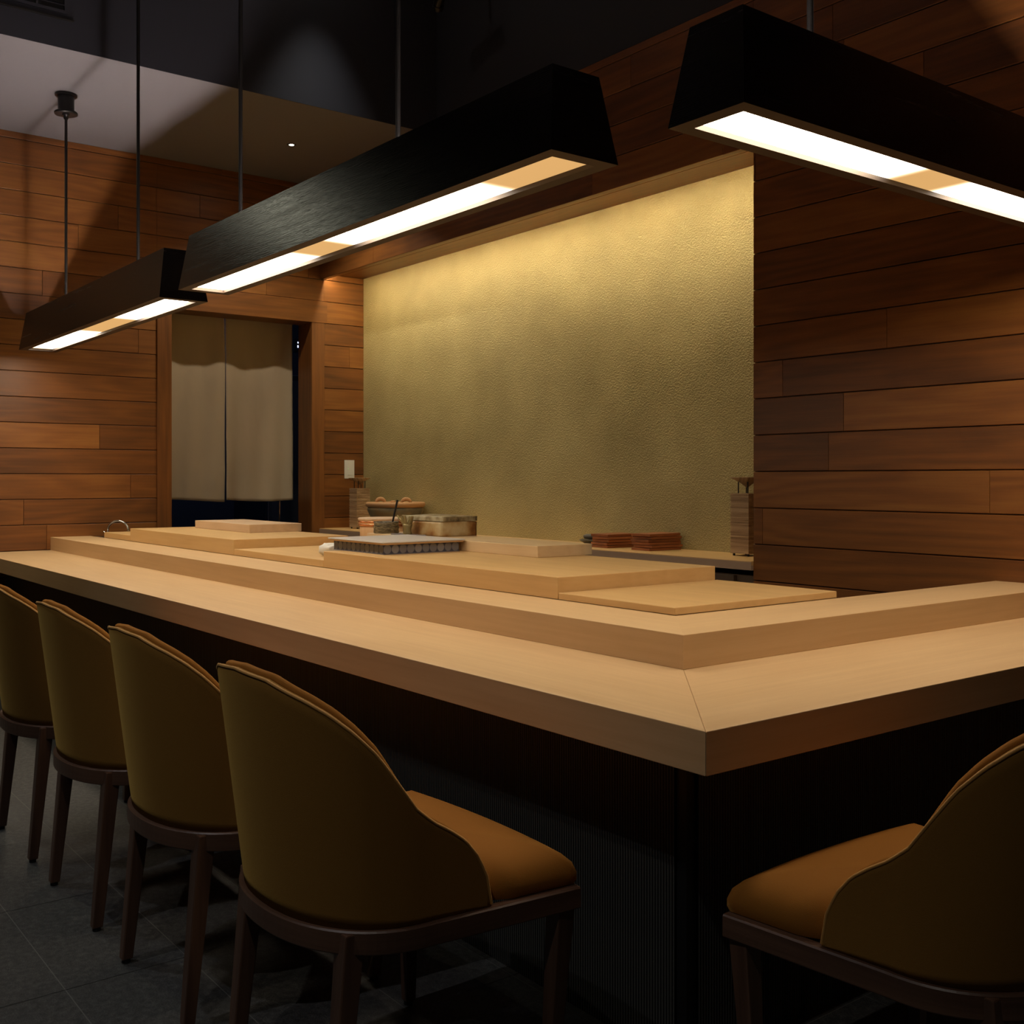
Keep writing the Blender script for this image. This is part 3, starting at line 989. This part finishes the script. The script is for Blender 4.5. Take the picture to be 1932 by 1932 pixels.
# ------------------------------------------------------------------ large clay pot on the shelf
pot = thing('clay_pot', 'wide brown clay pot with a terracotta rim and carved swirls, against the gold wall', 'pot', (-6.722, 4.112, .870))
s = MB(); s.lathe([(.10, 0), (.115, .004), (.158, .07), (.190, .13), (.203, .158), (.199, .176), (.188, .178), (.180, .16), (.0, .15)], seg=64, wob=.006); s.build('body', M['bowl_glaze'], pot)
s = MB(); s.lathe([(.188, .176), (.204, .180), (.214, .194), (.214, .206), (.206, .215), (.170, .214), (.0, .2145)], seg=64, wob=.006); s.build('rim', M['terracotta'], pot)
for sg, dd in ((-1, -.11), (1, .11)):
    s = MB(); cx = dd
    px = [(cx * .95 + .026 * math.cos(a) * .6, -.02 + cx * .4 + .026 * math.cos(a), .214 + .024 * math.sin(a)) for a in [math.pi * k / 12 for k in range(13)]]
    s.tube(px, [.010 + .004 * math.sin(math.pi * k / 12) for k in range(13)], 12); s.build('lug', M['terracotta'], pot)
s = MB(); s.lathe([(.018, .214), (.02, .219), (.012, .226), (.0, .227)], (.0, -.02, 0), 20); s.build('knob', M['terracotta'], pot)
ang0 = math.radians(232)
for cen, sg in ((ang0, 1), (ang0 - .42, -1)):
    s = MB()
    pth = []
    for k in range(40):
        a = k / 39 * 3.6 * math.pi / 1.6
        r = .036 * (1 - k / 46)
        dz = r * math.sin(a); da = r * math.cos(a) * sg / .178
        zz = .118 + dz
        rad = .150 + (zz - .07) * .5 + .001
        rad = min(rad, .187)
        pth.append((rad * math.cos(cen + da), rad * math.sin(cen + da), zz))
    s.tube(pth, .0055, 8); s.build('carved_swirl', M['dark_ceramic'], pot)

# ------------------------------------------------------------------ wooden rice tub with copper hoops
tb = thing('rice_tub', 'round pale wood rice tub with a flat lid and shiny copper hoops', 'tub', (-4.930, 2.950, .898))
R = .133
s = MB(); s.lathe([(R - .012, 0), (R - .010, .002), (R - .004, .050), (R - .001, .135), (.0, .135)], seg=56)
s.build('tub_body', M['tub_wood'], tb)
s = MB(); s.lathe([(R + .004, .138), (R + .005, .118), (R + .0005, .118)], seg=56)
s.lathe([(R + .0005, .136), (R + .006, .138), (R + .007, .148), (R + .003, .1505), (.0, .1515)], seg=56)
s.build('tub_lid', M['pale_board'], tb)
for z0, z1, rr in ((.124, .136, R + .0065), (.110, .122, R + .0055), (.040, .050, R - .001)):
    s = MB(); s.lathe([(rr - .003, z0), (rr, z0 + .002), (rr + .0006, (z0 + z1) / 2), (rr, z1 - .002), (rr - .003, z1)], seg=56)
    s.build('copper_hoop', M['copper'], tb)

# ------------------------------------------------------------------ bark-textured cup with a brush
cup = thing('ceramic_cup', 'rough bark-textured ceramic cup holding a black brush', 'cup', (-4.640, 2.785, .983))
s = MB(); s.lathe([(.058, 0), (.063, .004), (.061, .02), (.064, .03), (.060, .045), (.062, .056), (.058, .0575), (.054, .05), (.052, .008), (.0, .006)], seg=64, wob=.05)
s.build('cup_body', M['bark'], cup)
br = MB(); br.tube([(0, 0, 0), (.006, 0, .03), (.022, .022, .155)], [.0045, .0045, .0055], 10)
o = br.build('brush', M['brush_black'], loc=(-4.622, 2.803, .992)); tag(o, 'slim black brush handle standing in the bark-textured cup', 'brush')
br = MB()

# gold claw-shaped ornament on a thin plate
pl = MB(); pl.box(-.10, .12, -.030, .030, 0, .006)
o = pl.build('thin_plate', M['plate_glaze'], bevel=.002, loc=(-4.40, 2.755, .983)); tag(o, 'thin dark glazed plate under the gold ornament beside the ceramic box', 'plate')
cl = thing('ceramic_ornament', 'small golden ornament of upright leaf fingers in front of the ceramic box', 'ornament', (-4.40, 2.757, .989))
s = MB(); s.lathe([(.020, 0), (.022, .004), (.017, .015), (.021, .035), (.024, .048), (.0, .050)], seg=24, wob=.1); s.build('stem', M['gold_ceramic'], cl)
for k, (ax, tilt, ln) in enumerate([(-2.7, .75, .052), (-2.0, .25, .050), (-1.1, .12, .052), (0.1, .35, .050), (1.2, .2, .05), (2.3, .4, .046)]):
    s = MB()
    dx, dy = math.cos(ax), math.sin(ax)
    s.tube([(dx * .006, dy * .006, .036), (dx * (.014 + tilt * .02), dy * (.014 + tilt * .02), .036 + ln * .5), (dx * (.016 + tilt * .055), dy * (.016 + tilt * .055), .036 + ln)], [.008, .009, .004], 8)
    s.build('leaf', M['gold_ceramic'], cl)

# ------------------------------------------------------------------ rough ceramic box with lid
bx = thing('ceramic_box', 'rough kiln-glazed lidded ceramic box, brown and cream, on the narrow cutting board', 'box', (-4.345, 2.90, .983))


def rough_block(x0, x1, y0, y1, z0, z1, amp, seed, nx=22, ny=16, nz2=6, dome=0.0):
    s = MB()

    def q(a, b, c):
        x = x0 + (x1 - x0) * a; y = y0 + (y1 - y0) * b; z = z0 + (z1 - z0) * c
        d = Vector((noise.noise(Vector((x * 28, y * 28, z * 40 + seed))), noise.noise(Vector((y * 28 + 9, x * 28, z * 40 + seed))), noise.noise(Vector((x * 22, y * 22, z * 30 + seed + 20)))))
        d2 = noise.noise(Vector((x * 90, y * 90, z * 90 + seed)))
        k = 4 * min(a, 1 - a, .25) * 1.0
        up = dome * math.sin(math.pi * a) * math.sin(math.pi * b) if c > .99 else 0
        return (x + d.x * amp + d2 * amp * .3, y + d.y * amp, z + (d.z * amp if c > .5 else 0) + up)
    s.grid([[q(i / nx, 0, k / nz2) for i in range(nx + 1)] for k in range(nz2 + 1)])
    s.grid([[q(1 - i / nx, 1, k / nz2) for i in range(nx + 1)] for k in range(nz2 + 1)])
    s.grid([[q(1, i / ny, k / nz2) for i in range(ny + 1)] for k in range(nz2 + 1)])
    s.grid([[q(0, 1 - i / ny, k / nz2) for i in range(ny + 1)] for k in range(nz2 + 1)])
    s.grid([[q(i / nx, j / ny, 1) for i in range(nx + 1)] for j in range(ny + 1)])
    s.grid([[q(i / nx, 1 - j / ny, 0) for i in range(nx + 1)] for j in range(ny + 1)])
    return s


rough_block(-.165, .172, -.100, .100, .001, .068, .003, 3).build('box_body', M['kiln'], bx, weld=True)
rough_block(-.167, .174, -.102, .102, .070, .092, .0035, 8, dome=.006).build('box_lid', M['kiln_dark'], bx, weld=True)

# ------------------------------------------------------------------ patterned box with porcelain lid
nb = thing('patterned_box', 'low blue-and-grey patterned square box under a wide glossy flat lid', 'box', (-4.09, 2.503, .937))
s = MB()
hx, hy = .213, .189
for (a, b) in (((-hx, -hy), (hx, -hy)), ((hx, -hy), (hx, hy)), ((hx, hy), (-hx, hy)), ((-hx, hy), (-hx, -hy))):
    ln = math.hypot(b[0] - a[0], b[1] - a[1])
    n = round(ln / .038)
    s.face([(*a, .003), (*b, .003), (*b, .041), (*a, .041)], [(0, 0), (n * .038, 0), (n * .038, .038), (0, .038)])
s.face([(-hx, -hy, .041), (hx, -hy, .041), (hx, hy, .041), (-hx, hy, .041)])
s.build('box_side', M['pattern'], nb)
s = MB(); s.box(-hx - .002, hx + .002, -hy - .002, hy + .002, 0, .003); s.build('box_foot', M['plate_glaze'], nb)
s = MB(); s.box(-hx - .016, hx + .016, -hy - .014, hy + .014, .0415, .0475)
o = s.build('lid_edge', M['tub_wood'], nb, bevel=.002); o['label'] = 'cream lower rim of the lid'
s = MB(); s.box(-hx - .022, hx + .022, -hy - .02, hy + .02, .048, .0545); s.build('lid', M['porcelain'], nb, bevel=.0025)

# white folded cloth
s = MB()
rows = []
for i in range(19):
    th_ = math.pi * i / 18
    row = []
    for j in range(28):
        ph = 2 * math.pi * j / 28
        v = Vector((math.sin(th_) * math.cos(ph), math.sin(th_) * math.sin(ph), math.cos(th_)))
        k = 1 + .16 * noise.noise(v * 2.3 + Vector((4, 1, 2))) + .05 * noise.noise(v * 7)
        se = lambda t: math.copysign(abs(t) ** .6, t)
        row.append((se(v.x) * .062 * k, se(v.y) * .050 * k, .030 + se(v.z) * .0295 * (k if v.z > 0 else 1)))
    rows.append(row)
s.grid(list(reversed(rows)), closed=True)
o = s.build('folded_cloth', M['cloth'], loc=(-4.430, 2.375, .8985), weld=True); tag(o, 'folded white cloth on the low board beside the patterned box', 'cloth')

# ------------------------------------------------------------------ bar chairs
def chair_plan(u):
    """right half of the plan, u 0 rear centre .. 1 start of straight side .. 2 front corner"""
    n, yr, yc = 2.2, -.265, -.055
    if u <= 1:
        a = u * math.pi / 2
        hw = .272
        sn, cs_ = abs(math.sin(a)), abs(math.cos(a))
        x = hw * sn ** (2 / n); y = yc - (yc - yr) * cs_ ** (2 / n)
        nx = max(sn, 1e-6) ** (2 - 2 / n) / hw; ny = -max(cs_, 1e-6) ** (2 - 2 / n) / (yc - yr)
        L = math.hypot(nx, ny)
        return x, y, nx / L, ny / L
    return .272 + .031 * (u - 1), yc + (u - 1) * .325, .995, -.09


RIM = [(0, .890), (.2, .882), (.4, .850), (.5, .828), (.6, .797), (.7, .757), (.8, .703), (.9, .650), (1.0, .617), (1.1, .597), (1.2, .573), (1.29, .537), (1.35, .497), (1.385, .441)]


def rim_z(u):
    for (a, za), (b, zb) in zip(RIM, RIM[1:]):
        if u <= b:
            t = (u - a) / (b - a)
            return za + (zb - za) * t
    return .441


def shell_pt(u, z, sg, inset=0.0):
    x, y, nx, ny = chair_plan(u)
    rear = max(0, -ny)
    o = .055 * (.35 + .65 * rear) * max(0, (z - .44) / .43) - inset
    return Vector((sg * (x + nx * o), y + ny * o, z))


FZ0, FZ1 = .398, .440


def make_chair():
    t = thing('bar_chair', '', 'chair')
    # shell samples from right arm end round the back to the left arm end
    us = []
    N = 40
    raw = [1.385 * (k / N) for k in range(N + 1)]
    seq = [(u, 1) for u in reversed(raw)] + [(u, -1) for u in raw[1:]]

    def shell(inset, ztop_off, zbot, name, mat, inset2, puff=0.0, nv=18):
        s = MB()
        out_rows, in_rows = [], []
        for v in range(nv + 1):
            f = v / nv
            ro, ri = [], []
            for u, sg in seq:
                zt = rim_z(u) + ztop_off
                z = zbot + (max(zt, zbot + .001) - zbot) * f
                e = puff * math.sin(math.pi * f) ** .7
                ro.append(shell_pt(u, z, sg, inset))
                ri.append(shell_pt(u, z, sg, inset2 + e * min(1, (zt - .44) / .12)))
            out_rows.append(ro); in_rows.append(ri)
        rim = []
        M_ = 5
        for m_ in range(1, M_):
            a = math.pi * m_ / M_
            row = []
            for k, (u, sg) in enumerate(seq):
                o_, i_ = out_rows[-1][k], in_rows[-1][k]
                mid = (o_ + i_) / 2; h = (o_ - i_) / 2
                row.append(mid + h * math.cos(a) + Vector((0, 0, 1)) * h.length * .8 * math.sin(a))
            rim.append(row)
        allr = out_rows + rim + list(reversed(in_rows)) + [out_rows[0]]
        s.grid(allr)
        # arm end caps
        for k in (0, -1):
            for v in range(nv):
                q = [out_rows[v][k], out_rows[v + 1][k], in_rows[v + 1][k], in_rows[v][k]]
                s.face(q if k == 0 else q[::-1], None, .5, True)
        return s.build(name, mat, t, weld=True)
    o = shell(0.0, 0.0, .441, 'backrest', M['velvet_out'], .014)
    o['label'] = 'curved outer back shell in olive brown velvet'
    o = shell(.015, .004, .445, 'back_cushion', M['velvet_in'], .034, puff=.012)
    o['label'] = 'padded inner back in orange brown velvet'
    # piping along the outer rim
    s = MB()
    s.tube([shell_pt(u, rim_z(u) + .004, sg, .0015) for u, sg in seq], .0032, 8)
    s.build('piping', M['piping'], t)
    # seat cushion
    out = [(u, 1) for u in [2 - 2 * k / 40 for k in range(41)]] + [(u, -1) for u in [2 * k / 40 for k in range(1, 41)]]
    base = []
    for u, sg in out:
        x, y, nx, ny = chair_plan(u)
        base.append(Vector((sg * (x - nx * .004), y - ny * .004, 0)))
    # rounded front edge
    fr_ = []
    xf = base[-1].x
    for k in range(1, 12):
        a = k / 12
        fr_.append(Vector((xf + (-2 * xf) * a, base[-1].y + .018 * math.sin(math.pi * a) ** .8, 0)))
    base += fr_
    # seat lies inside the shell at the rear
    rings = []
    cen = Vector((0, .02, 0))
    for sc, z in ((.985, .4415), (1.0, .452), (1.0, .466), (.975, .485), (.92, .500), (.82, .513), (.66, .522), (.45, .528), (.2, .531)):
        row = []
        for b in base:
            p = cen + (b - cen) * sc
            if b.y < .12:
                k = min(1, (.12 - b.y) / .08)
                d = (b - cen); L = d.length
                p = cen + d * (sc - .042 / L * k)
            row.append((p.x, p.y, z))
        rings.append(row)
    s = MB()
    s.grid(rings, closed=True)
    s.cap(rings[-1], smooth=True); s.cap(rings[0], rev=True)
    s.build('seat', M['velvet_in'], t)
    # wooden seat frame: bent rail around the plan plus front rail
    s = MB()
    def ringp(off, z):
        r = []
        for u, sg in out:
            x, y, nx, ny = chair_plan(u)
            r.append((sg * (x + nx * off), y + ny * off, z))
        x2, y2 = r[-1][0], r[-1][1]
        for k in range(1, 10):
            a = k / 10
            r.append((x2 * (1 - 2 * a), y2 + .006 * math.sin(math.pi * a), z))
        return r
    rows = [ringp(.009, FZ0), ringp(.010, FZ0 + .002), ringp(.010, FZ1 - .003), ringp(.007, FZ1), ringp(-.012, FZ1), ringp(-.012, FZ0), ringp(.009, FZ0)]
    acc = [0]
    r0 = rows[1]
    for a, b in zip(r0, r0[1:]):
        acc.append(acc[-1] + math.hypot(b[0] - a[0], b[1] - a[1]))
    i = len(s.v); n = len(r0)
    for r in rows:
        s.v += r
    for a in range(len(rows) - 1):
        for b in range(n):
            c = (b + 1) % n
            s.f.append((i + a * n + b, i + a * n + c, i + (a + 1) * n + c, i + (a + 1) * n + b))
            ub = acc[b]; uc = acc[c] if c else acc[b] + .02
            s.uv.append([(ub, rows[a][b][2]), (uc, rows[a][c][2]), (uc, rows[a + 1][c][2] + .01 * a), (ub, rows[a + 1][b][2] + .01 * a)])
            s.r.append(.5); s.sm.append(False)
    s.build('seat_frame', M['chair_wood'], t)
    # legs
    for (tx, ty, bx_, by_, w0, w1) in ((-.208, -.190, -.213, -.232, .042, .028), (.208, -.190, .213, -.232, .042, .028), (-.285, .243, -.262, .228, .044, .026), (.285, .243, .262, .228, .044, .026)):
        s = MB()
        a, b = w1 / 2, w0 / 2
        z1 = FZ1 - .004
        s.hexa([(bx_ - a, by_ - a, .010), (bx_ + a, by_ - a, .010), (bx_ + a, by_ + a, .010), (bx_ - a, by_ + a, .010),
                (tx - b, ty - b, z1), (tx + b, ty - b, z1), (tx + b, ty + b, z1), (tx - b, ty + b, z1)], 'z', .5, (0, tx))
        lg_ = s.build('leg', M['chair_wood'], t, bevel=.003)
        g_ = MB(); g_.lathe([(.011, 0), (.011, .0105)], (bx_, by_, 0), 16)
        g_.build('glide', M['rubber'], lg_)
    return t


chair = make_chair()
chair['group'] = 'velvet bar chairs at the counter'
CY = 1.155
chair.location = (-1.94, CY, 0)
chair['label'] = 'velvet bar chair nearest the counter corner on the long side, seat in full view'
for x, lab in ((-2.625, 'second velvet bar chair from the counter corner along the long side'),
               (-3.30, 'third velvet bar chair from the counter corner along the long side'),
               (-3.98, 'velvet bar chair cut off by the left edge of the picture')):
    c = copy_tree(chair)
    c.location = (x, CY, 0)
    c['label'] = lab
c = copy_tree(chair)
c.location = (-1.095, 1.857, 0)
c.rotation_euler = (0, 0, math.pi / 2)
c['label'] = 'velvet bar chair at the short right side of the counter'
